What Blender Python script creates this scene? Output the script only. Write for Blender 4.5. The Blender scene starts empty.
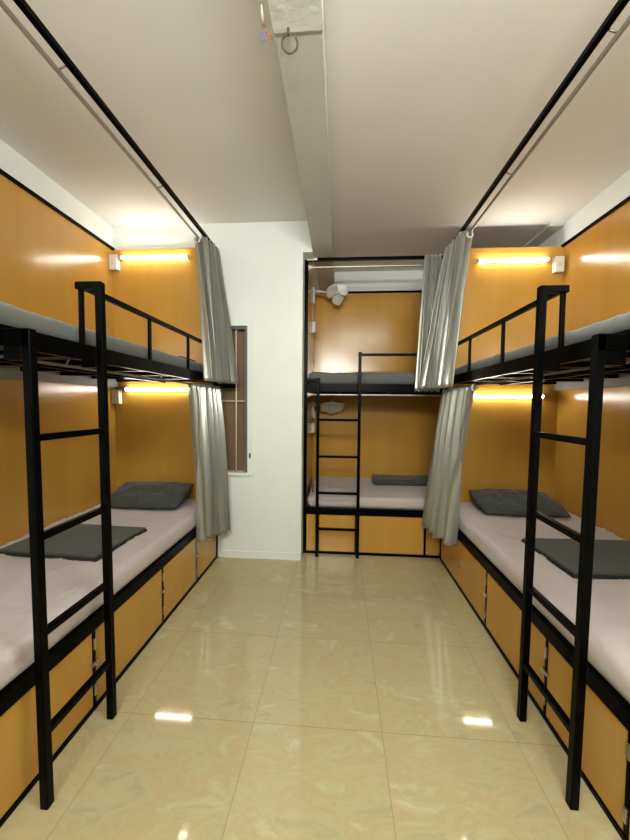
import bpy, bmesh, math, random
from mathutils import Vector, Matrix, noise

S = bpy.context.scene
COL = S.collection
R = math.radians

# ------------------------------------------------------------------ camera
F_PX = 338.34
yaw, pitch, roll = R(4.0917), R(2.4761), R(0.5023)
fwd = Vector((-math.sin(yaw)*math.cos(pitch), math.cos(yaw)*math.cos(pitch), -math.sin(pitch)))
rt = Vector((math.cos(yaw), math.sin(yaw), 0))
up = rt.cross(fwd)
rt2 = rt*math.cos(roll) + up*math.sin(roll)
up2 = rt2.cross(fwd)
cam = bpy.data.cameras.new('camera')
co = bpy.data.objects.new('camera', cam)
COL.objects.link(co)
m = Matrix((rt2, up2, -fwd)).transposed().to_4x4()
m.translation = Vector((0, 0, 1.5))
co.matrix_world = m
cam.sensor_fit = 'HORIZONTAL'
cam.sensor_width = 36
cam.lens = F_PX/630*36
cam.clip_start = 0.02
S.camera = co

# ------------------------------------------------------------------ world, room light, exposure
w = bpy.data.worlds.new('world')
S.world = w
w.use_nodes = True
w.node_tree.nodes['Background'].inputs[0].default_value = (0.8, 0.9, 1, 1)
w.node_tree.nodes['Background'].inputs[1].default_value = 0.1
S.view_settings.view_transform = 'Standard'
S.view_settings.look = 'None'
S.view_settings.gamma = 1
S.view_settings.use_curve_mapping = False
S.view_settings.exposure = 0.66
ROOM_U = 80  # unseen upward fill, added to brighten the ceiling
ROOM_W = 24          # tube light on the ceiling above the camera
ROOM_B = 52          # tube light high on the wall behind the camera
TUBE_E = 25          # bed lamps

def area(name, loc, rot, sx, sy, power, color):
    l = bpy.data.lights.new(name, 'AREA')
    l.shape = 'RECTANGLE'
    l.size, l.size_y, l.energy, l.color = sx, sy, power, color
    o = bpy.data.objects.new(name, l)
    o.location = loc
    o.rotation_euler = rot
    COL.objects.link(o)
    return o
area('ceiling_light', (0.45, 0.65, 3.16), (0, 0, 0), 1.3, 0.3, ROOM_W, (0.97, 1.0, 0.93))
area('wall_light', (-0.33, -2.5, 2.78), (R(97), 0, 0), 1.2, 0.35, ROOM_B, (0.97, 1.0, 0.93))
area('upward_fill_light', (0.3, -0.9, 2.30), (R(155), 0, 0), 1.2, 0.3, ROOM_U, (1.0, 0.98, 0.93))  # added fill light without a fixture, lifts the dim ceiling

# ------------------------------------------------------------------ materials
def mat(name, col, rough=0.5, metal=0.0, coat=0.0, coat_rough=0.1, var=0.0, vscale=3.0, bump=0.0, bscale=40.0, sheen=0.0, spec=0.5, stretch=(1, 1, 1), emit=None, estr=0):
    M = bpy.data.materials.new(name)
    M.use_nodes = True
    nt = M.node_tree
    b = nt.nodes['Principled BSDF']
    b.inputs['Base Color'].default_value = (*col, 1)
    b.inputs['Roughness'].default_value = rough
    b.inputs['Metallic'].default_value = metal
    b.inputs['Coat Weight'].default_value = coat
    b.inputs['Coat Roughness'].default_value = coat_rough
    b.inputs['Sheen Weight'].default_value = sheen
    b.inputs['Specular IOR Level'].default_value = spec
    tc = nt.nodes.new('ShaderNodeTexCoord')
    mp = nt.nodes.new('ShaderNodeMapping')
    mp.inputs['Scale'].default_value = stretch
    nt.links.new(tc.outputs['Object'], mp.inputs[0])
    if var:
        n = nt.nodes.new('ShaderNodeTexNoise')
        n.inputs['Scale'].default_value = vscale
        n.inputs['Detail'].default_value = 5
        nt.links.new(mp.outputs[0], n.inputs['Vector'])
        r = nt.nodes.new('ShaderNodeValToRGB')
        r.color_ramp.elements[0].position = 0.3
        r.color_ramp.elements[1].position = 0.7
        r.color_ramp.elements[0].color = (*[c*(1-var) for c in col], 1)
        r.color_ramp.elements[1].color = (*[min(1, c*(1+var)) for c in col], 1)
        nt.links.new(n.outputs['Fac'], r.inputs[0])
        nt.links.new(r.outputs[0], b.inputs['Base Color'])
    if bump:
        n = nt.nodes.new('ShaderNodeTexNoise')
        n.inputs['Scale'].default_value = bscale
        n.inputs['Detail'].default_value = 6
        nt.links.new(mp.outputs[0], n.inputs['Vector'])
        bp = nt.nodes.new('ShaderNodeBump')
        bp.inputs['Strength'].default_value = bump
        bp.inputs['Distance'].default_value = 0.01
        nt.links.new(n.outputs['Fac'], bp.inputs['Height'])
        nt.links.new(bp.outputs[0], b.inputs['Normal'])
    if emit:
        b.inputs['Emission Color'].default_value = (*emit, 1)
        b.inputs['Emission Strength'].default_value = estr
    return M

M_ORANGE = mat('orange_laminate', (0.52, 0.272, 0.046), 0.20, var=0.06, vscale=1.2, bump=0.02, bscale=30, spec=0.6, stretch=(6, 6, 0.6))
M_BLACK = mat('black_painted_steel', (0.0012, 0.0012, 0.0012), 0.28, var=0.2, vscale=8, bump=0.02, bscale=25, spec=0.05)
M_WALL = mat('white_wall_paint', (0.75, 0.785, 0.745), 0.75, var=0.03, vscale=2.5, bump=0.15, bscale=6)
M_CEIL = mat('ceiling_paint', (0.72, 0.70, 0.655), 0.8, var=0.04, vscale=1.0, bump=0.12, bscale=4)
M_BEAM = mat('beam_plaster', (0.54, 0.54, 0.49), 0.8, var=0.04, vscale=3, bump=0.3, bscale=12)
M_BEAM2 = mat('patched_beam_plaster', (0.62, 0.63, 0.57), 0.8, var=0.06, vscale=14, bump=0.5, bscale=20)
M_SHEET = mat('pale_pink_grey_sheet', (0.50, 0.435, 0.415), 0.85, var=0.03, vscale=3, bump=0.5, bscale=5, sheen=0.2)
M_GREYSHEET = mat('grey_sheet', (0.10, 0.105, 0.096), 0.85, var=0.05, vscale=4, bump=0.3, bscale=8, sheen=0.2)
M_DARK = mat('charcoal_cotton', (0.042, 0.050, 0.043), 0.8, var=0.1, vscale=6, bump=0.3, bscale=14, sheen=0.15)
M_PIPE = mat('black_cotton', (0.012, 0.013, 0.012), 0.8, var=0.1, vscale=6)
M_CURT = mat('silver_satin', (0.36, 0.365, 0.315), 0.28, metal=0.6, var=0.05, vscale=5, bump=0.12, bscale=10, sheen=0.3, stretch=(1, 1, 0.3))
M_CHROME = mat('brushed_steel', (0.52, 0.50, 0.46), 0.28, metal=1.0, var=0.05, vscale=10)
M_ROD = mat('satin_curtain_rod', (0.42, 0.39, 0.34), 0.35, metal=0.7, var=0.05, vscale=10)
M_ROD2 = mat('shaded_lower_rod', (0.22, 0.20, 0.17), 0.4, metal=0.7, var=0.05, vscale=10)  # darker copy of the rod metal, under-bed shade put into its colour
M_WHITEP = mat('white_plastic', (0.75, 0.73, 0.66), 0.4, var=0.03, vscale=10)
M_FAN = mat('pale_grey_plastic', (0.60, 0.61, 0.54), 0.35, var=0.06, vscale=14)
M_TUBE = mat('lit_tube', (1, 0.95, 0.85), 0.5, emit=(1, 0.96, 0.88), estr=TUBE_E, var=0.01)
M_BOARD = mat('bed_board_plywood', (0.05, 0.038, 0.028), 0.6, var=0.15, vscale=3, stretch=(8, 1, 1))
M_BROWN = mat('brown_window_board', (0.17, 0.10, 0.052), 0.6, var=0.12, vscale=3, stretch=(8, 8, 0.5))
M_REVEAL = mat('grey_green_window_frame', (0.10, 0.12, 0.115), 0.5, var=0.1, vscale=6)
M_CREAM = mat('cream_painted_bar', (0.68, 0.60, 0.45), 0.5, var=0.05, vscale=10)
M_IRON = mat('rusty_iron', (0.10, 0.075, 0.045), 0.6, metal=0.5, var=0.3, vscale=40)
M_PURPLE = mat('purple_thread', (0.20, 0.15, 0.45), 0.8, var=0.2, vscale=30)
M_RED = mat('red_thread', (0.5, 0.12, 0.10), 0.8, var=0.2, vscale=30)
M_GRILLE = mat('cable_grey', (0.22, 0.21, 0.19), 0.6, var=0.05, vscale=10)

M_BEHIND = mat('dim_entrance_wall', (0.10, 0.085, 0.065), 0.8, var=0.1, vscale=2)

def floor_mat():
    M = bpy.data.materials.new('marble_floor_tile')
    M.use_nodes = True
    nt = M.node_tree
    N, L = nt.nodes.new, nt.links.new
    b = nt.nodes['Principled BSDF']
    tc = N('ShaderNodeTexCoord')
    sep = N('ShaderNodeSeparateXYZ')
    L(tc.outputs['Object'], sep.inputs[0])
    def math_(op, a, c=None):
        n = N('ShaderNodeMath')
        n.operation = op
        for i, v in enumerate((a, c)):
            if v is None: continue
            if isinstance(v, (int, float)): n.inputs[i].default_value = v
            else: L(v, n.inputs[i])
        return n.outputs[0]
    outs, ids = [], []
    for ax, off in (('X', -0.387), ('Y', 1.512)):
        t = math_('DIVIDE', math_('SUBTRACT', sep.outputs[ax], off), 0.6)
        ids.append(math_('FLOOR', t))
        fr = math_('FRACT', t)
        d = math_('MINIMUM', fr, math_('SUBTRACT', 1.0, fr))
        outs.append(math_('LESS_THAN', d, 0.0022))
    grout = math_('MAXIMUM', outs[0], outs[1])
    # per-tile random offset for the marble figure
    comb = N('ShaderNodeCombineXYZ')
    L(ids[0], comb.inputs[0]); L(ids[1], comb.inputs[1])
    wn = N('ShaderNodeTexWhiteNoise')
    L(comb.outputs[0], wn.inputs['Vector'])
    sc = N('ShaderNodeVectorMath'); sc.operation = 'SCALE'; sc.inputs['Scale'].default_value = 7
    L(wn.outputs['Color'], sc.inputs[0])
    ad = N('ShaderNodeVectorMath'); ad.operation = 'ADD'
    L(tc.outputs['Object'], ad.inputs[0]); L(sc.outputs[0], ad.inputs[1])
    mp = N('ShaderNodeMapping'); mp.inputs['Rotation'].default_value = (0, 0, R(-35)); mp.inputs['Scale'].default_value = (1.0, 2.0, 1)
    L(ad.outputs[0], mp.inputs[0])
    n1 = N('ShaderNodeTexNoise'); n1.inputs['Scale'].default_value = 4.4; n1.inputs['Detail'].default_value = 9
    n1.inputs['Roughness'].default_value = 0.7; n1.inputs['Distortion'].default_value = 0.7
    L(mp.outputs[0], n1.inputs['Vector'])
    cr = N('ShaderNodeValToRGB')
    e = cr.color_ramp.elements
    e[0].position = 0.36; e[0].color = (0.385, 0.33, 0.185, 1)
    e[1].position = 0.67; e[1].color = (0.50, 0.445, 0.285, 1)
    k = e.new(0.44); k.color = (0.445, 0.39, 0.215, 1)
    k = e.new(0.52); k.color = (0.435, 0.345, 0.18, 1)
    k = e.new(0.58); k.color = (0.435, 0.385, 0.21, 1)
    L(n1.outputs['Fac'], cr.inputs[0])
    # fine veins
    n2 = N('ShaderNodeTexNoise'); n2.inputs['Scale'].default_value = 4.5; n2.inputs['Detail'].default_value = 7; n2.inputs['Distortion'].default_value = 0.9
    L(mp.outputs[0], n2.inputs['Vector'])
    v = math_('ABSOLUTE', math_('SUBTRACT', n2.outputs['Fac'], 0.5))
    vr = N('ShaderNodeMapRange'); vr.inputs['From Min'].default_value = 0.0; vr.inputs['From Max'].default_value = 0.022
    vr.inputs['To Min'].default_value = 0.38; vr.inputs['To Max'].default_value = 0
    L(v, vr.inputs['Value'])
    mx = N('ShaderNodeMix'); mx.data_type = 'RGBA'
    L(vr.outputs[0], mx.inputs['Factor']); L(cr.outputs[0], mx.inputs['A']); mx.inputs['B'].default_value = (0.50, 0.36, 0.18, 1)
    mg = N('ShaderNodeMix'); mg.data_type = 'RGBA'
    L(grout, mg.inputs['Factor']); L(mx.outputs['Result'], mg.inputs['A']); mg.inputs['B'].default_value = (0.27, 0.21, 0.12, 1)
    L(mg.outputs['Result'], b.inputs['Base Color'])
    b.inputs['Roughness'].default_value = 0.06
    b.inputs['Specular IOR Level'].default_value = 0.5
    return M
M_FLOOR = floor_mat()

# ------------------------------------------------------------------ mesh helpers
def add_box(bm, x0, x1, y0, y1, z0, z1, bev=0.0, seg=2):
    t = bmesh.new()
    vs = [t.verts.new((x, y, z)) for x in (x0, x1) for y in (y0, y1) for z in (z0, z1)]
    for f in ((0, 1, 3, 2), (4, 6, 7, 5), (0, 4, 5, 1), (2, 3, 7, 6), (0, 2, 6, 4), (1, 5, 7, 3)):
        t.faces.new([vs[i] for i in f])
    bmesh.ops.recalc_face_normals(t, faces=t.faces)
    if bev:
        bmesh.ops.bevel(t, geom=t.edges[:], offset=bev, segments=seg, affect='EDGES', profile=0.6)
    merge(bm, t)

def merge(bm, t):
    me = bpy.data.meshes.new('tmp')
    t.to_mesh(me)
    bm.from_mesh(me)
    bpy.data.meshes.remove(me)
    t.free()

def add_tube(bm, pts, r, n=12, cap=True, radii=None):
    pts = [Vector(p) for p in pts]
    t = bmesh.new()
    rings = []
    prev = None
    for i, p in enumerate(pts):
        d = (pts[min(i+1, len(pts)-1)] - pts[max(i-1, 0)]).normalized()
        if prev is None:
            a = Vector((0, 0, 1)) if abs(d.z) < 0.9 else Vector((1, 0, 0))
            a = d.cross(a).normalized()
        else:
            a = (prev - d*prev.dot(d)).normalized()
        prev = a
        b = d.cross(a)
        rr = radii[i] if radii else r
        rings.append([t.verts.new(p + a*math.cos(2*math.pi*k/n)*rr + b*math.sin(2*math.pi*k/n)*rr) for k in range(n)])
    for i in range(len(rings)-1):
        for k in range(n):
            t.faces.new((rings[i][k], rings[i][(k+1) % n], rings[i+1][(k+1) % n], rings[i+1][k]))
    if cap:
        t.faces.new(rings[0][::-1]); t.faces.new(rings[-1])
    bmesh.ops.recalc_face_normals(t, faces=t.faces)
    merge(bm, t)

def add_torus(bm, c, axis, R0, r, n=28, k=10, a0=0, a1=2*math.pi):
    axis = Vector(axis).normalized()
    u = axis.orthogonal().normalized(); v = axis.cross(u)
    full = abs(a1-a0-2*math.pi) < 1e-6
    pts = [Vector(c) + (u*math.cos(a0+(a1-a0)*i/n) + v*math.sin(a0+(a1-a0)*i/n))*R0 for i in range(n+1)]
    if full:
        t = bmesh.new(); rings = []
        for i in range(n):
            a = 2*math.pi*i/n; rad = u*math.cos(a)+v*math.sin(a)
            rings.append([t.verts.new(Vector(c)+rad*(R0+r*math.cos(2*math.pi*j/k))+axis*r*math.sin(2*math.pi*j/k)) for j in range(k)])
        for i in range(n):
            for j in range(k):
                t.faces.new((rings[i][j], rings[(i+1) % n][j], rings[(i+1) % n][(j+1) % k], rings[i][(j+1) % k]))
        bmesh.ops.recalc_face_normals(t, faces=t.faces)
        merge(bm, t)
    else:
        add_tube(bm, pts, r, k)

def obj(name, bm, m, parent=None, smooth=False, sharp=None):
    me = bpy.data.meshes.new(name)
    bm.to_mesh(me); bm.free()
    me.materials.append(m)
    if smooth:
        for p in me.polygons: p.use_smooth = True
        if sharp: me.set_sharp_from_angle(angle=R(sharp))
    o = bpy.data.objects.new(name, me)
    COL.objects.link(o)
    if parent: o.parent = parent; o.matrix_parent_inverse = Matrix.Translation(-root_loc(parent))
    return o

def solid(o, t):
    md = o.modifiers.new('thickness', 'SOLIDIFY'); md.thickness = t
    return o

def root_loc(o):
    v = Vector((0, 0, 0))
    while o:
        v += o.location + (o.matrix_parent_inverse.translation if o.parent else Vector((0, 0, 0)))
        o = o.parent
    return v

def tag(o, label, cat, group=None):
    o['label'] = label; o['category'] = cat
    if group: o['group'] = group
    return o

def thing(name, label, cat, loc, group=None):
    o = bpy.data.objects.new(name, None)
    o.location = loc
    o.empty_display_size = 0.1
    COL.objects.link(o)
    return tag(o, label, cat, group)

def box(name, m, dims, parent=None, bev=0.0):
    bm = bmesh.new(); add_box(bm, *dims, bev=bev)
    return obj(name, bm, m, parent)

def struct(name, m, dimlist):
    bm = bmesh.new()
    for d in dimlist: add_box(bm, *d)
    o = obj(name, bm, m)
    o['kind'] = 'structure'
    return o

def bxs(name, m, lst, parent=None, bev=0.002):
    bm = bmesh.new()
    for d in lst: add_box(bm, *d, bev=bev, seg=1)
    return obj(name, bm, m, parent)

# ------------------------------------------------------------------ room shell
XWL, XWR, ZC = -2.215, 2.058, 3.21
YN, YF, YW = -2.6, 4.42, 3.20
struct('floor', M_FLOOR, [(XWL-.1, XWR+.1, YN-.1, YF+.1, -0.1, 0)])
struct('ceiling', M_CEIL, [(XWL-.1, XWR+.1, YN-.1, YF+.1, ZC, ZC+.1)])
struct('wall_left', M_WALL, [(XWL-.1, XWL, YN, YF, 0, ZC)])
struct('wall_right', M_WALL, [(XWR, XWR+.1, YN, YF, 0, ZC)])
struct('wall_behind', M_BEHIND, [(XWL-.1, XWR+.1, YN-.1, YN, 0, ZC)])
struct('wall_alcove', M_WALL, [(-0.355, XWR, YF, YF+.1, 0, ZC)])
WX0, WX1, WZ0, WZ1 = -1.165, -0.88, 0.845, 2.25
struct('wall_front', M_WALL, [
    (XWL, WX0, YW, YW+.12, 0, ZC), (WX1, -0.355, YW, YW+.12, 0, ZC),
    (WX0, WX1, YW, YW+.12, 0, WZ0), (WX0, WX1, YW, YW+.12, WZ1, ZC),
    (-0.475, -0.355, YW+.12, YF, 0, ZC), (-0.355, -0.268, YW, YF, 2.925, ZC)])
# ceiling beam with a plaster joint near the camera
BX0, BX1, BZ = -0.268, -0.082, 2.945
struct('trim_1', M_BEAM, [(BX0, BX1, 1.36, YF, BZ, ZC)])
struct('trim_2', M_BEAM2, [(BX0-.003, BX1+.003, YN, 1.36, BZ-.006, ZC)])
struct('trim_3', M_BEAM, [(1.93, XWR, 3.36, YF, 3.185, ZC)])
struct('trim_4', M_WALL, [(XWL, XWR, YF-.03, YF, 2.955, 2.975)])
struct('baseboard_front', M_WALL, [(-1.14, -0.355, YW-.008, YW, 0, 0.07)])

# window in the white wall
wf = bmesh.new()
add_box(wf, WX1, WX1+.055, YW-.012, YW+.005, WZ0-.02, WZ1+.045, bev=.003)
add_box(wf, WX0, WX1+.001, YW-.011, YW+.005, WZ1, WZ1+.045, bev=.003)
add_box(wf, WX0-.01, WX1+.06, YW-.03, YW+.02, WZ0-.028, WZ0, bev=.003)
win = obj('window_1', wf, M_WALL); win['kind'] = 'structure'
bxs('window_reveal', M_REVEAL, [(WX1-.028, WX1, YW+.006, YW+.11, WZ0, WZ1), (WX0, WX1-.028, YW+.006, YW+.11, WZ1-.028, WZ1)], win)
bxs('window_board', M_BROWN, [(WX0, WX1-.028, YW+.085, YW+.11, WZ0, WZ1-.028)], win)
for x in (-1.0,):
    bm = bmesh.new()
    add_tube(bm, [(x, YW+.03, WZ0), (x, YW+.03, WZ1-.02)], 0.007, 10)
    obj('window_bar', bm, M_CREAM, win, smooth=True)
bm = bmesh.new(); add_tube(bm, [(WX0, YW+.045, 1.535), (WX1-.02, YW+.045, 1.535)], 0.006, 10)
obj('cross_bar', bm, M_CREAM, win, smooth=True)
bxs('latch', M_IRON, [(-0.862, -0.846, YW-.02, YW-.012, 0.985, 1.035)], win)

# ------------------------------------------------------------------ bunks along the side walls
T = 0.03
def lean(o, dx, h=1.76):
    for v in o.data.vertices:
        v.co.x += dx*max(0, (h-v.co.z)/h)

def side_bunk(s, Xf, Xw, Y1, Y0, divs, lad, label, strip=None):
    """s=-1 left, +1 right; Xf front plane, Xw wall plane, Y1 head end, Y0 foot end"""
    root = thing('bunk_bed', label, 'bunk bed', (s*(abs(Xf)+abs(Xw))/2, (Y0+Y1)/2, 0), 'metal bunk beds with orange panels')
    af, aw = abs(Xf), abs(Xw)
    def B(a0, a1, y0, y1, z0, z1):     # a = distance from room axis
        x0, x1 = s*a0, s*a1
        return (min(x0, x1), max(x0, x1), y0, y1, z0, z1)
    # orange panels against the walls
    box('side_panel', M_ORANGE, B(aw-.012, aw, Y0, Y1, 0.03, 2.975), root)
    box('head_panel', M_ORANGE, B(af-.005, aw-.012, Y1-.015, Y1, 0.48, 2.985), root)
    # frame
    box('top_trim', M_BLACK, B(aw-.03, aw, Y0, Y1, 2.975, 3.0), root, bev=.002)
    for a, y in ((af, Y1-T), (af, Y0), (aw-T-.013, Y0)):
        box('post', M_BLACK, B(a, a+T, y, y+T-.001, 0, 2.97), root, bev=.003)
    box('top_rail', M_BLACK, B(af-.012, af+.014, Y0, Y1, 2.945, 2.972), root, bev=.003)
    box('upper_side_rail', M_BLACK, B(af, af+.035, Y0, Y1-.016, 1.70, 1.775), root, bev=.004)
    box('wall_batten', M_GRILLE, B(aw-.05, aw-.0125, Y0, Y1-.016, 1.655, 1.745), root, bev=.002)
    lst = []
    n = 7
    for i in range(n+1):
        y = Y0 + (Y1-.05-Y0)*i/n
        lst.append(B(af+.03, aw-.03, y, y+T, 1.715, 1.745))
    lst.append(B((af+aw)/2-.015, (af+aw)/2+.015, Y0, Y1-.016, 1.705, 1.735))
    bxs('slat_frame', M_BLACK, lst, root)
    box('bed_board', M_BOARD, B(af+.036, aw-.051, Y0+.01, Y1-.016, 1.7455, 1.765), root)
    # base
    box('base_rail', M_BLACK, B(af, af+.035, Y0, Y1, 0.395, 0.465), root, bev=.004)
    box('plinth_rail', M_BLACK, B(af, af+.03, Y0, Y1, 0.0, 0.022), root, bev=.002)
    box('base_board', M_BOARD, B(af+.036, aw-.013, Y0+.01, Y1-.001, 0.435, 0.455), root)
    edges = [Y1-.028] + divs + [Y0+.03]
    for i in range(len(edges)-1):
        ya, yb = edges[i+1], edges[i]
        p = box('storage_door', M_ORANGE, B(af+.006, af+.022, ya+.011, yb-.011, .024, .393), root, bev=.001)
        if i == 0 and s > 0:
            bm = bmesh.new()
            yk = 2.8
            add_tube(bm, [(s*(af+.006), yk, .2), (s*(af-.003), yk, .2), (s*(af-.005), yk, .2), (s*(af-.012), yk, .2), (s*(af-.015), yk, .2)], 0, 16, radii=[.016, .016, .008, .013, .008])
            obj('lock_knob', bm, M_CHROME, p, smooth=True, sharp=40)
        elif i > 0:
            for z in (.07, .30):
                bxs('hinge', M_CHROME, [B(af-.002, af+.006, yb-.006, yb+.009, z, z+.055)], p, bev=.001)
    for i, d in enumerate(divs):
        box('divider', M_BLACK, B(af+.004, af+.03, d-.011, d+.011, .02, .396), root, bev=.002)
        zl = .225
        if d > 1.3:
            h = box('hasp', M_CHROME, B(af-.005, af+.004, d-.024, d+.024, zl, zl+.018), root, bev=.002)
            bm = bmesh.new(); add_torus(bm, (s*(af-.008), d, zl+.009), (0, 1, 0), .009, .0025, 16, 6)
            obj('staple', bm, M_CHROME, h, smooth=True)
    if strip:
        box('end_bar', M_BLACK, B(af-.19, af, Y1-.05, Y1-.02, 1.655, 1.695), root, bev=.002)
        box('filler_strip', M_GRILLE, B(af+.002, af+.02, strip-.03, strip-.012, .024, .393), root)
    # guard rail and its balusters
    box('guard_rail', M_BLACK, B(af, af+.025, lad[1]-.01, Y1-.016, 2.025, 2.05), root, bev=.002)
    for y in (lad[1]+.0, lad[1]+.56, lad[1]+1.1):
        box('baluster', M_BLACK, B(af+.003, af+.021, y, y+.018, 1.774, 2.026), root, bev=.002)
    # ladder
    al = af-.1
    lt = .032
    lad_o = bxs('ladder', M_BLACK, [
        B(al, al+lt, lad[0]-lt/2, lad[0]+lt/2, 0, 1.76),
        B(al, al+lt, lad[1]-lt/2, lad[1]+lt/2, 0, 2.05),
        B(al+lt-.001, af+.026, lad[1]-lt/2, lad[1]+lt/2, 2.018, 2.05),
        B(al+lt-.001, af+.001, lad[1]-lt/2, lad[1]+lt/2, 1.665, 1.70),
        B(al+lt-.001, af+.001, lad[0]-lt/2, lad[0]+lt/2, 1.65, 1.70),
        B(al+.002, af+.001, lad[0]-lt/2, lad[0]+lt/2, 1.70, 1.76)], root, bev=.003)
    lean(lad_o, -s*.022)
    for z in (1.375, 1.012, 0.655, 0.28):
        ru = box('rung', M_BLACK, B(al+.003, al+.028, lad[0]+lt/2-.001, lad[1]-lt/2+.001, z-.013, z+.013), lad_o, bev=.003)
        lean(ru, -s*.022)
    # curtain rods
    for z, y0 in ((2.936, Y0+.03), (1.668, Y0+.03)):
        bm = bmesh.new()
        a = af + (.056 if z > 2 else .05)
        add_tube(bm, [(s*a, y0, z), (s*a, Y1-.016, z)], .0105 if z > 2 else .007, 14)
        ro = obj('curtain_rod', bm, M_ROD if z > 2 else M_ROD2, root, smooth=True, sharp=40)
        for yb in (Y0+.6, Y0+1.4):
            bm = bmesh.new()
            if z > 2: add_tube(bm, [(s*a, yb, z), (s*(af+.01), yb, 2.955)], .004, 8)
            else: add_tube(bm, [(s*a, yb, z), (s*(af+.03), yb, 1.702)], .004, 8)
            obj('rod_bracket', bm, M_ROD2, ro, smooth=True)
    return root

LXF, LXW, LY1, LY0 = -1.175, -2.213, 3.198, 0.84
RXF, RXW, RY1, RY0 = 0.998, 2.056, 3.352, 0.84
side_bunk(-1, LXF, LXW, LY1, LY0, [2.71, 2.165, 1.52], (1.125, 1.485),
          'bunk bed along the left wall with black ladder and orange panels', strip=2.71)
side_bunk(1, RXF, RXW, RY1, RY0, [2.31, 1.645, 1.18], (1.278, 1.632),
          'bunk bed along the right wall with black ladder and orange panels')

# ------------------------------------------------------------------ bunk in the alcove
YB, YBK = 3.361, 4.418
BXL, BXR = -0.352, 1.62
root = thing('bunk_bed', 'far bunk bed set crosswise in the alcove between white wall and right bunk', 'bunk bed', (0.6, 3.9, 0), 'metal bunk beds with orange panels')
box('back_panel', M_ORANGE, (BXL+.015, 1.60, YBK-.012, YBK, 0.03, 2.93), root)
box('end_panel', M_ORANGE, (BXL, BXL+.014, YB+.03, YBK-.013, 0.03, 2.915), root)
box('top_trim', M_BLACK, (BXL+.015, 1.60, YBK-.03, YBK, 2.93, 2.952), root, bev=.002)
for x in (BXL, BXR-.03):
    box('post', M_BLACK, (x, x+.032, YB, YB+.029, 0, 2.93), root, bev=.003)
box('post', M_BLACK, (BXR-.03, BXR, YBK-.05, YBK-.02, 0, 2.90), root, bev=.003)
box('top_rail', M_BLACK, (BXL, BXR, YB, YB+.03, 2.913, 2.94), root, bev=.003)
box('tape', M_WHITEP, (BXL+.02, BXL+.12, YB-.003, YB+.001, 2.916, 2.938), root)
box('upper_side_rail', M_BLACK, (BXL+.03, BXR-.03, YB, YB+.035, 1.635, 1.715), root, bev=.004)
lst = [(BXL+.03, BXR-.03, YBK-.05, YBK-.014, 1.635, 1.715)]
for i in range(7):
    x = BXL+.05+i*.3
    lst.append((x, x+.03, YB+.03, YBK-.04, 1.66, 1.69))
bxs('slat_frame', M_BLACK, lst, root)
box('bed_board', M_BOARD, (BXL+.031, BXR-.031, YB+.036, YBK-.051, 1.6905, 1.705), root)
box('base_rail', M_BLACK, (BXL+.03, BXR-.03, YB, YB+.035, 0.40, 0.47), root, bev=.004)
box('plinth_rail', M_BLACK, (BXL+.03, BXR-.03, YB, YB+.03, 0, .025), root, bev=.002)
box('base_board', M_BOARD, (BXL+.031, BXR-.031, YB+.036, YBK-.013, 0.435, 0.455), root)
for a, b_ in ((BXL+.034, -.21), (-.19, .17), (.19, .848), (.872, 1.58)):
    p = box('storage_door', M_ORANGE, (a, b_, YB+.006, YB+.022, .027, .398), root, bev=.001)
for x in (-.2, .18, .86):
    box('divider', M_BLACK, (x-.011, x+.011, YB+.004, YB+.03, .02, .401), root, bev=.002)
bxs('hasp', M_CHROME, [(.83, .885, YB-.006, YB+.004, .30, .322)], root)
LYb = YB-.065
lad_o = bxs('ladder', M_BLACK, [(-.222, -.192, LYb-.015, LYb+.015, 0, 1.765), (.178, .208, LYb-.015, LYb+.015, 0, 2.015),
    (-.222, -.192, LYb+.014, YB+.001, 1.735, 1.765), (.178, .208, LYb+.014, YB+.001, 1.985, 2.015),
    (-.222, -.192, LYb+.014, YB+.001, .42, .45), (.178, .208, LYb+.014, YB+.001, .42, .45),
    (-.222, -.192, LYb+.014, YB+.001, 1.66, 1.69), (.178, .208, LYb+.014, YB+.001, 1.66, 1.69)], root)
bxs('rail_stub', M_BLACK, [(BXL+.03, -.19, YB-.001, YB+.02, 1.735, 1.765)], root)
for z in (1.36, 1.0, .64, .28):
    box('rung', M_BLACK, (-.193, .179, LYb-.012, LYb+.012, z-.012, z+.012), lad_o, bev=.003)
box('guard_rail', M_BLACK, (.178, BXR-.03, YB, YB+.025, 1.988, 2.013), root, bev=.002)
for x in (.19, .95, 1.4):
    box('baluster', M_BLACK, (x, x+.018, YB+.003, YB+.021, 1.714, 1.989), root, bev=.002)
for z in (2.868, 1.608):
    bm = bmesh.new(); add_tube(bm, [(BXL+.03, YB+.05, z), (BXR-.03, YB+.05, z)], .0105, 14)
    ro = obj('curtain_rod', bm, M_ROD, root, smooth=True, sharp=40)
    bm = bmesh.new(); add_tube(bm, [(BXL+.03, YB+.05, z), (BXL+.042, YB+.05, z), (BXL+.044, YB+.05, z), (BXL+.07, YB+.05, z)], 0, 18, radii=[.028, .028, .018, .013])
    obj('rod_flange', bm, M_WHITEP, ro, smooth=True, sharp=40)

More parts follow.
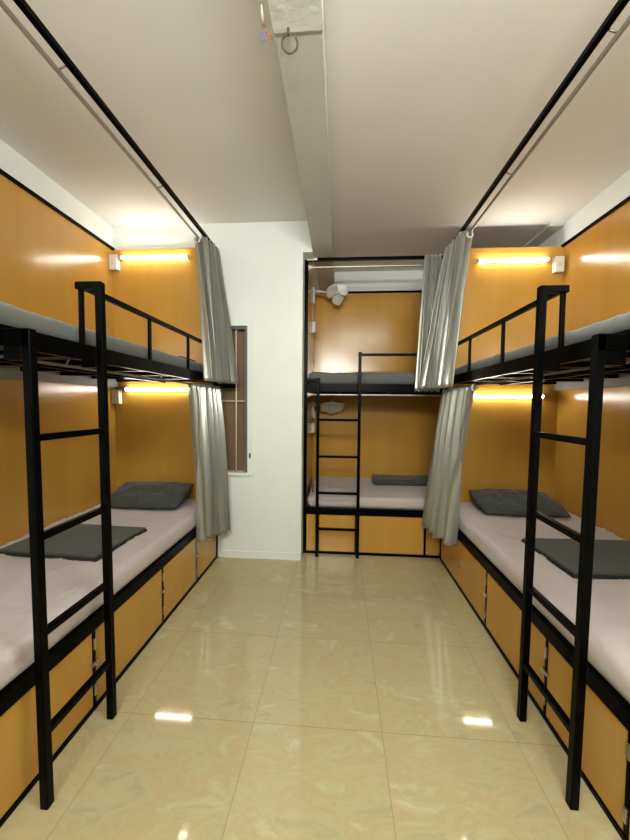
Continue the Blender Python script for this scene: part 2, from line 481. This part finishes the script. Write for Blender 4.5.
# ------------------------------------------------------------------ soft goods
def soft_box(cx0, cx1, cy0, cy1, z0, z1, r, nx, ny, amp=.0, fs=3.0, seed=0, front=None, drop=0.0):
    """rounded cushion-like slab with sheet creases"""
    bm = bmesh.new()
    W, D, H = cx1-cx0, cy1-cy0, z1-z0
    def warp(t):
        return 0.5-0.5*math.cos(math.pi*t)*(0.35) - (0.5-t)*0.65 if True else t
    nz = 8
    def grid(fn, a, b):
        vs = [[bm.verts.new(fn(i/a, j/b)) for j in range(b+1)] for i in range(a+1)]
        for i in range(a):
            for j in range(b):
                bm.faces.new((vs[i][j], vs[i+1][j], vs[i+1][j+1], vs[i][j+1]))
    w_ = lambda t: t*t*(3-2*t)*.75 + t*.25
    grid(lambda u, v: (w_(u), w_(v), 1), nx, ny)
    grid(lambda u, v: (w_(u), w_(v), 0), nx, ny)
    grid(lambda u, v: (w_(u), 0, v), nx, nz)
    grid(lambda u, v: (w_(u), 1, v), nx, nz)
    grid(lambda u, v: (0, w_(u), v), ny, nz)
    grid(lambda u, v: (1, w_(u), v), ny, nz)
    bmesh.ops.remove_doubles(bm, verts=bm.verts, dist=1e-5)
    rz = min(r, H/2*.98)
    for v in bm.verts:
        u = v.co.copy()
        p = Vector((cx0+u.x*W, cy0+u.y*D, z0+u.z*H))
        c = Vector((min(max(p.x, cx0+r), cx1-r), min(max(p.y, cy0+r), cy1-r), min(max(p.z, z0+rz), z1-rz)))
        d = p-c
        if d.length > 1e-9:
            q = Vector((d.x/r, d.y/r, d.z/rz)); q.normalize()
            p = c + Vector((q.x*r, q.y*r, q.z*rz))
        if amp:
            f = max(0, min(1, (u.z-.15)/.6))
            n = noise.fractal(Vector((p.x*fs+seed, p.y*fs*.6, p.z*3)), .7, 2.0, 4)
            ridge = 1-abs(noise.noise(Vector((p.x*fs*.9+p.y*1.3+seed*2, p.y*fs*.5-p.x, 3+seed))))*4
            w1 = noise.noise(Vector((p.x*1.1+seed, p.y*1.1, 7)))
            a1 = p.x*math.cos(w1*2+seed)*7 + p.y*math.sin(w1*2+seed)*7
            cre = max(0, 1-abs(noise.noise(Vector((a1, w1*2, seed))))*9)
            p.z += f*(amp*n*.8 + amp*max(0, ridge)*.6 + amp*.8*cre)
            n2 = noise.noise(Vector((p.x*6, p.y*7+seed, p.z*14)))
            if u.z > .05: p.x += n2*amp*.7*(1 if abs(u.x-.5) > .45 else 0)
        v.co = p
    bmesh.ops.recalc_face_normals(bm, faces=bm.faces)
    return bm

def mattress(dims, m, label, amp, seed, name='mattress'):
    return tag(obj(name, soft_box(*dims, .045, 64, 120, amp=amp, seed=seed), m, smooth=True), label, 'mattress', 'sheeted bunk mattresses')

mattress((LXW+.016, LXF-.012, LY0+.04, LY1-.018, .456, .578), M_SHEET, 'pale pinkish grey sheeted mattress on the lower left bunk', .010, 1)
mattress((LXW+.016, LXF-.04, LY0+.04, LY1-.018, 1.766, 1.868), M_GREYSHEET, 'dark grey sheeted mattress on the upper left bunk', .0075, 5)
mattress((RXF+.012, RXW-.016, RY0+.04, RY1-.018, .456, .582), M_SHEET, 'pale pinkish grey sheeted mattress on the lower right bunk', .010, 9)
mattress((RXF+.04, RXW-.016, RY0+.04, RY1-.018, 1.766, 1.856), M_GREYSHEET, 'dark grey sheeted mattress on the upper right bunk', .007, 13)
mattress((BXL+.034, BXR-.04, YB+.04, YBK-.016, .456, .572), M_SHEET, 'pale pinkish grey sheeted mattress on the lower bunk in the alcove', .008, 17)
mattress((BXL+.034, BXR-.04, YB+.04, YBK-.056, 1.706, 1.832), M_GREYSHEET, 'dark grey sheeted mattress on the upper bunk in the alcove', .008, 21)

def pillow(label, loc, rot, sx=.70, sy=.44, h=.06, seed=0, name='pillow', cat='pillow'):
    root = thing(name, label, cat, loc, 'charcoal pillows')
    bm = bmesh.new()
    n = 36
    for sg in (1, -1):
        vs = []
        for i in range(n+1):
            row = []
            for j in range(n+1):
                u, v = 2*i/n-1, 2*j/n-1
                e = (max(0, 1-abs(u)**2.6)*max(0, 1-abs(v)**2.4))**.55
                pin = 1-.06*(1-abs(v)**2)*0
                x = u*sx/2*(1-.05*(1-abs(u*v))*abs(v)**6)
                y = v*sy/2*(1-.07*(1-u*u)*-1*0 - .05*(1-u*u)*abs(v)**3*-1*0)
                x *= math.sqrt(1-.10*v*v); y *= math.sqrt(1-.12*u*u)
                x += .012*noise.noise(Vector((v*2+seed, 1, 0)))*abs(u); y += .014*noise.noise(Vector((u*2+seed, 5, 0)))*abs(v)
                nz = noise.fractal(Vector((u*2.2+seed, v*2.2, sg*2)), .8, 2, 4)
                cr = noise.noise(Vector((u*5+v*2+seed, v*1.5, 4*sg)))
                z = sg*h*e*(1+.30*nz) + .020*cr*e + .008*noise.noise(Vector((u*9+v*3, v*8+seed, sg)))*e
                if sg < 0: z *= .75
                row.append(bm.verts.new((x, y, z)))
            vs.append(row)
        for i in range(n):
            for j in range(n):
                bm.faces.new((vs[i][j], vs[i+1][j], vs[i+1][j+1], vs[i][j+1]))
    bmesh.ops.remove_doubles(bm, verts=bm.verts, dist=1e-4)
    bmesh.ops.recalc_face_normals(bm, faces=bm.faces)
    me_o = obj('pillow_case', bm, M_DARK, None, smooth=True); me_o.parent = root
    # flange seam round the edge
    pts = []
    for k in range(81):
        t = k/80*4; q = int(t) % 4; f = (t-int(t))*2-1
        u, v = ((f, -1), (1, f), (-f, 1), (-1, -f))[q]
        pts.append((u*sx/2*math.sqrt(1-.10*v*v)+.012*noise.noise(Vector((v*2+seed, 1, 0)))*abs(u), v*sy/2*math.sqrt(1-.12*u*u)+.014*noise.noise(Vector((u*2+seed, 5, 0)))*abs(v), 0))
    bm = bmesh.new(); add_tube(bm, pts, .005, 8)
    se = obj('seam', bm, M_PIPE, None, smooth=True); se.parent = root
    root.rotation_euler = rot
    return root

pillow('charcoal pillow against the orange head panel of the lower left bunk', (-1.735, 2.965, .665), (R(18), 0, R(2)), sx=.70, sy=.42, h=.062, seed=2)
pillow('charcoal pillow against the orange head panel of the lower right bunk', (1.575, 3.09, .655), (R(13), 0, R(-2)), sx=.70, sy=.44, h=.062, seed=7)

def folded(label, cx, cy, z, sx, sy, th, rot, seed, name='folded_blanket', group='folded charcoal blankets'):
    root = thing(name, label, 'blanket', (cx, cy, z), group)
    k = 3
    for i in range(k):
        h = th/k
        bm = soft_box(-sx/2+i*.004, sx/2-i*.006, -sy/2+i*.003, sy/2-i*.005, i*h*.97, (i+1)*h, h*.49, 26, 22, amp=0.0015 if i == k-1 else 0.0, fs=5, seed=seed)
        o = obj('blanket_layer', bm, M_DARK if i == k-1 else M_PIPE, None, smooth=True); o.parent = root
    root.rotation_euler = (0, 0, R(rot))
    return root
folded('charcoal folded blanket lying flat mid-bed on the lower left bunk', -1.715, 2.09, .581, .67, .50, .030, -3, 3)
folded('charcoal folded blanket lying flat mid-bed on the lower right bunk', 1.615, 2.13, .585, .73, .50, .030, 2, 6)
folded('grey folded blanket left at the head of the upper left bunk', -1.60, 2.93, 1.873, .55, .30, .035, 0, 8)

# charcoal pillow folded over itself in the alcove
root = thing('pillow', 'charcoal pillow lying flat with one raised edge on the lower alcove bunk', 'pillow', (.78, 4.1, .576), 'charcoal pillows')
o = obj('pillow_case', soft_box(-.37, .37, -.17, .17, 0, .065, .031, 30, 22, amp=.008, fs=5, seed=4), M_DARK, None, smooth=True); o.parent = root
bm = bmesh.new(); add_tube(bm, [(-.37, -.13, .035), (-.37, -.05, .045), (-.36, .06, .062), (-.35, .12, .07)], .014, 10)

o = obj('raised_edge', bm, M_DARK, None, smooth=True); o.parent = root

# ------------------------------------------------------------------ curtains
def curtain(label, top, zt, bot, zb, folds, amp_t, amp_b, seed, ring=None, parent_name='curtain', zslope=0.0, group='silver grey satin curtains'):
    def along(pl, t):
        L = [0]
        for a, b in zip(pl, pl[1:]): L.append(L[-1]+math.dist(a, b))
        d = t*L[-1]
        for i in range(len(pl)-1):
            if d <= L[i+1]+1e-9:
                k = (d-L[i])/(L[i+1]-L[i]); a, b = Vector(pl[i]), Vector(pl[i+1])
                dd = (b-a).normalized()
                return a.lerp(b, k), Vector((-dd.y, dd.x))
        return Vector(pl[-1]), Vector((0, 1))
    nu, nv = folds*14, 40
    bm = bmesh.new()
    rnd = random.Random(seed)
    ph = [rnd.uniform(.75, 1.3) for _ in range(folds*2+2)]
    ztop = zt
    vs = []
    for i in range(nu+1):
        u = i/nu
        row = []
        us = u + .018*math.sin(u*9+seed)
        k = int(u*folds*2)
        sn = math.sin(u*folds*2*math.pi)
        sn = math.copysign(abs(sn)**.75, sn)*ph[min(k, len(ph)-1)]
        for j in range(nv+1):
            v = j/nv
            pt, nt_ = along(top, u); pb, nb = along(bot, u)
            s = v**.85
            p = pt.lerp(pb, s); n = nt_.lerp(nb, s).normalized()
            a = 1.2*(amp_t + (amp_b-amp_t)*v)*(.12+.88*min(1, max(0, (u-.08)/.10)))
            drift = .012*math.sin(v*3+u*14+seed)*v + .01*noise.noise(Vector((u*6+seed, v*2.4, 0)))
            tang = Vector((n.y, -n.x))
            p = p + n*(a*sn+drift) + tang*(.010*math.sin(u*folds*4*math.pi+1)*(.3+v))
            z = ztop + (zb + zslope*u - ztop)*v + .006*math.sin(u*folds*2*math.pi+seed)*v
            row.append(bm.verts.new((p.x, p.y, z)))
        vs.append(row)
    for i in range(nu):
        for j in range(nv):
            bm.faces.new((vs[i][j], vs[i+1][j], vs[i+1][j+1], vs[i][j+1]))
    bmesh.ops.recalc_face_normals(bm, faces=bm.faces)
    cx, cy = (top[0][0]+top[-1][0])/2, (top[0][1]+top[-1][1])/2
    root = thing('curtain', label, 'curtain', (cx, cy, zb), group)
    solid(obj('drape', bm, M_CURT, root, smooth=True), .0015)
    if ring:
        for c, ax in ring:
            bm = bmesh.new(); add_torus(bm, c, ax, .023, .0065, 28, 10)
            obj('eyelet', bm, M_WHITEP, root, smooth=True)
    return root

curtain('silver curtain hanging to the upper left bunk beside the white wall', [(-1.285, 2.945), (-1.195, 2.925), (-1.175, 3.16)], 2.950,
        [(-1.13, 2.74), (-1.09, 2.76), (-.985, 3.13)], 1.70, 6, .034, .040, 1, ring=[((-1.245, 2.905, 2.920), (-.1, 1, 0))])
curtain('silver curtain drawn back on the lower left bunk beside the window', [(-1.28, 2.78), (-1.20, 2.72), (-1.14, 3.13)], 1.672,
        [(-1.22, 2.86), (-1.11, 2.68), (-1.03, 3.13)], .40, 6, .026, .036, 4, zslope=-.10)
curtain('silver curtain hanging to the upper right bunk in front of the alcove', [(1.100, 2.975), (1.01, 2.955), (.985, 3.28)], 2.948,
        [(.92, 2.80), (.88, 2.83), (.76, 3.27)], 1.66, 6, .034, .038, 6, ring=[((1.060, 2.942, 2.920), (.1, -1, 0))])
curtain('silver curtain drawn back on the lower right bunk beside its pillow', [(1.08, 2.78), (1.0, 2.70), (.97, 3.27)], 1.655,
        [(.99, 2.95), (.905, 2.76), (.81, 3.27)], .37, 6, .026, .034, 9, ring=[((1.045, 2.72, 1.65), (.3, -1, 0))])
curtain('narrow silver curtain on the right end of the upper alcove bunk', [(.785, 3.325), (.94, 3.325)], 2.925,
        [(.71, 3.29), (.93, 3.29)], 1.64, 4, .018, .020, 12)

# ------------------------------------------------------------------ bed lamps, switch boxes
def tube_lamp(label, x0, x1, y, z):
    root = thing('tube_lamp', label, 'lamp', ((x0+x1)/2, y, z), 'bunk tube lamps')
    box('lamp_housing', M_WHITEP, (x0-.01, x1+.01, y-.012, y, z-.016, z+.016), root, bev=.002)
    bm = bmesh.new(); add_tube(bm, [(x0, y-.024, z), (x1, y-.024, z)], .013, 14)
    obj('tube', bm, M_TUBE, root, smooth=True, sharp=40)
    for d in ((x0-.012, x0, y-.038, y-.001, z-.015, z+.015), (x1, x1+.012, y-.038, y-.001, z-.015, z+.015)):
        box('end_cap', M_WHITEP, d, root, bev=.002)
    return root
tube_lamp('lit white tube lamp on the upper left bunk head panel', -2.09, -1.45, LY1-.016, 2.895)
tube_lamp('lit white tube lamp on the lower left bunk head panel', -2.07, -1.44, LY1-.016, 1.64)
tube_lamp('lit white tube lamp on the upper right bunk head panel', 1.285, 1.895, RY1-.016, 2.86)
tube_lamp('lit white tube lamp on the lower right bunk head panel', 1.265, 1.895, RY1-.016, 1.60)

def socket_box(label, x0, x1, y0, y1, z0, z1, face='y'):
    root = thing('switch_box', label, 'switch box', ((x0+x1)/2, (y0+y1)/2, z0), 'white plastic switch boxes')
    box('box_body', M_WHITEP, (x0, x1, y0, y1, z0, z1), root, bev=.004)
    zc = (z0+z1)/2; xc = (x0+x1)/2; yc = (y0+y1)/2
    if face == 'y':
        bxs('rocker', M_CREAM, [(xc-.013, xc+.013, y0-.004, y0+.001, zc-.02, zc+.02)], root)
    else:
        bxs('rocker', M_CREAM, [(x1-.001, x1+.004, yc-.013, yc+.013, zc-.02, zc+.02)], root)
    return root
xl = LXW+.013
socket_box('white box in the corner of the upper left bunk', xl, xl+.075, LY1-.07, LY1-.016, 2.775, 2.915)
socket_box('white box in the corner of the lower left bunk', xl, xl+.075, LY1-.07, LY1-.016, 1.50, 1.64)
xr = RXW-.013
socket_box('white box in the corner of the upper right bunk', xr-.095, xr-.02, RY1-.07, RY1-.016, 2.735, 2.875)
xa = BXL+.0145
socket_box('white socket box above the mattress of the upper alcove bunk', xa, xa+.04, 4.08, 4.15, 2.37, 2.50, 'x')
socket_box('upper white socket box in the lower alcove bunk, just below fan', xa, xa+.035, 4.16, 4.22, 1.34, 1.44, 'x')
socket_box('lower white socket box in the lower alcove bunk', xa, xa+.04, 4.08, 4.15, 1.17, 1.28, 'x')
bm = bmesh.new()
add_tube(bm, [(xa+.006, 4.12, 2.72), (xa+.006, 4.12, 2.501)], .004, 8)
tag(obj('cable', bm, M_WHITEP, smooth=True), 'white cable from the upper alcove fan down to its socket box', 'cable', 'alcove cables')
bm = bmesh.new()
add_tube(bm, [(xa+.01+.05*math.sin(t*.5)*t/10+.0, 4.12+.02*t/10, 2.369-.05*t) for t in range(11)], .003, 8)
tag(obj('cable', bm, M_GRILLE, smooth=True), 'thin wavy cable hanging under the socket box to the upper alcove mattress', 'cable', 'alcove cables')
bm = bmesh.new()
add_tube(bm, [(-.30+.004*t+.01*math.sin(t*.6), 3.39+.05*t, .475+.13*math.sin(t/8*math.pi/2)) for t in range(9)], .006, 8)
tag(obj('cable', bm, M_BLACK, smooth=True), 'black curved cable at the left end of the lower alcove mattress', 'cable', 'alcove cables')

# ------------------------------------------------------------------ fans in the alcove
def blade_bm(R0, tilt, width):
    bm = bmesh.new()
    n, k = 14, 10
    vs = []
    for i in range(n+1):
        r = .02 + (R0-.02)*i/n
        hw = width*math.sin(math.pi*min(1, (.18+.82*i/n))**1.0*.92)*.5 + .012
        row = []
        for j in range(k+1):
            a = (j/k*2-1)
            row.append(bm.verts.new((r + (0 if i < n else 0) - .012*a*a*i/n, a*hw, -a*hw*math.sin(tilt) + .01*math.cos(a*1.5)*i/n)))
        vs.append(row)
    for i in range(n):
        for j in range(k):
            bm.faces.new((vs[i][j], vs[i+1][j], vs[i+1][j+1], vs[i][j+1]))
    return bm
def fan(label, wall_x, y, z, cx, face, spin, bw=.155):
    """wall fan: plate on the alcove end wall, arm, motor, three broad blades"""
    root = thing('wall_fan', label, 'fan', (wall_x, y, z), 'small wall fans in the alcove')
    box('wall_bracket', M_FAN, (wall_x, wall_x+.028, y-.035, y+.035, z-.13, z+.06), root, bev=.006)
    bm = bmesh.new()
    add_tube(bm, [(wall_x+.02, y, z+.02), (wall_x+.06, y, z+.022), (wall_x+.12, y, z+.012), (cx-.03, y, z)], 0, 14, radii=[.024, .02, .014, .013])
    obj('arm', bm, M_FAN, root, smooth=True)
    f = Vector(face).normalized()
    c = Vector((cx, y, z))
    bm = bmesh.new()
    add_tube(bm, [c-f*.075, c-f*.07, c-f*.05, c-f*.01, c+f*.002], 0, 20, radii=[.012, .03, .038, .036, .022])
    obj('motor_housing', bm, M_FAN, root, smooth=True, sharp=50)
    bm = bmesh.new()
    add_tube(bm, [c+f*.002, c+f*.02, c+f*.034, c+f*.04], 0, 20, radii=[.024, .024, .018, .004])
    obj('hub', bm, M_FAN, root, smooth=True, sharp=50)
    q = f.to_track_quat('Z', 'Y').to_matrix().to_4x4()
    for k in range(3):
        bm = blade_bm(.145, R(24 if bw < .18 else 5), bw)
        bm.transform(Matrix.Translation(c+f*.014) @ q @ Matrix.Rotation(R(spin+120*k), 4, 'Z'))
        bmesh.ops.recalc_face_normals(bm, faces=bm.faces)
        solid(obj('blade', bm, M_FAN, root, smooth=True), .003)
    return root
fan('pale wall fan with three broad blades high over the upper alcove bunk', xa, 4.14, 2.855, -.045, (.35, -.85, -.45), 50)
fan('pale wall fan tilted nearly flat under the upper alcove bunk', xa, 4.14, 1.49, -.09, (.1, -.45, -.88), 90, bw=.25)

# ------------------------------------------------------------------ hooks on the beam
bm = bmesh.new()
hz = BZ-.006
add_tube(bm, [(-.212, 1.345, hz+.004), (-.212, 1.345, hz-.012), (-.214, 1.352, hz-.022)], .005, 10)
add_tube(bm, [Vector((-.209, 1.365, hz-.036)) + Vector((.030*math.cos(a), -.016*math.sin(a), .019*math.sin(a))) for a in [R(100+300*i/24) for i in range(25)]], .004, 10)
tag(obj('ceiling_hook', bm, M_IRON, smooth=True), 'curled iron hook hanging open from the ceiling beam', 'hook')
root = thing('ceiling_hook', 'pale nail hook on the beam tied with purple and red thread', 'hook', (-.29, 1.33, hz))
bm = bmesh.new(); add_tube(bm, [(-.297, 1.265, hz+.002), (-.300, 1.29, hz-.006), (-.303, 1.325, hz-.010)], 0, 10, radii=[.002, .005, .008])
obj('nail', bm, M_CREAM, root, smooth=True)
for mm, dx, sd in ((M_PURPLE, -.012, 1), (M_RED, .010, 2)):
    bm = bmesh.new()
    add_tube(bm, [(-.294+dx+.012*math.sin(i*.9+sd), 1.335+.01*math.cos(i*.8), hz-.012-.004*i+.006*math.sin(i*1.7+sd)) for i in range(12)], .0014, 8)
    obj('thread', bm, mm, root, smooth=True)
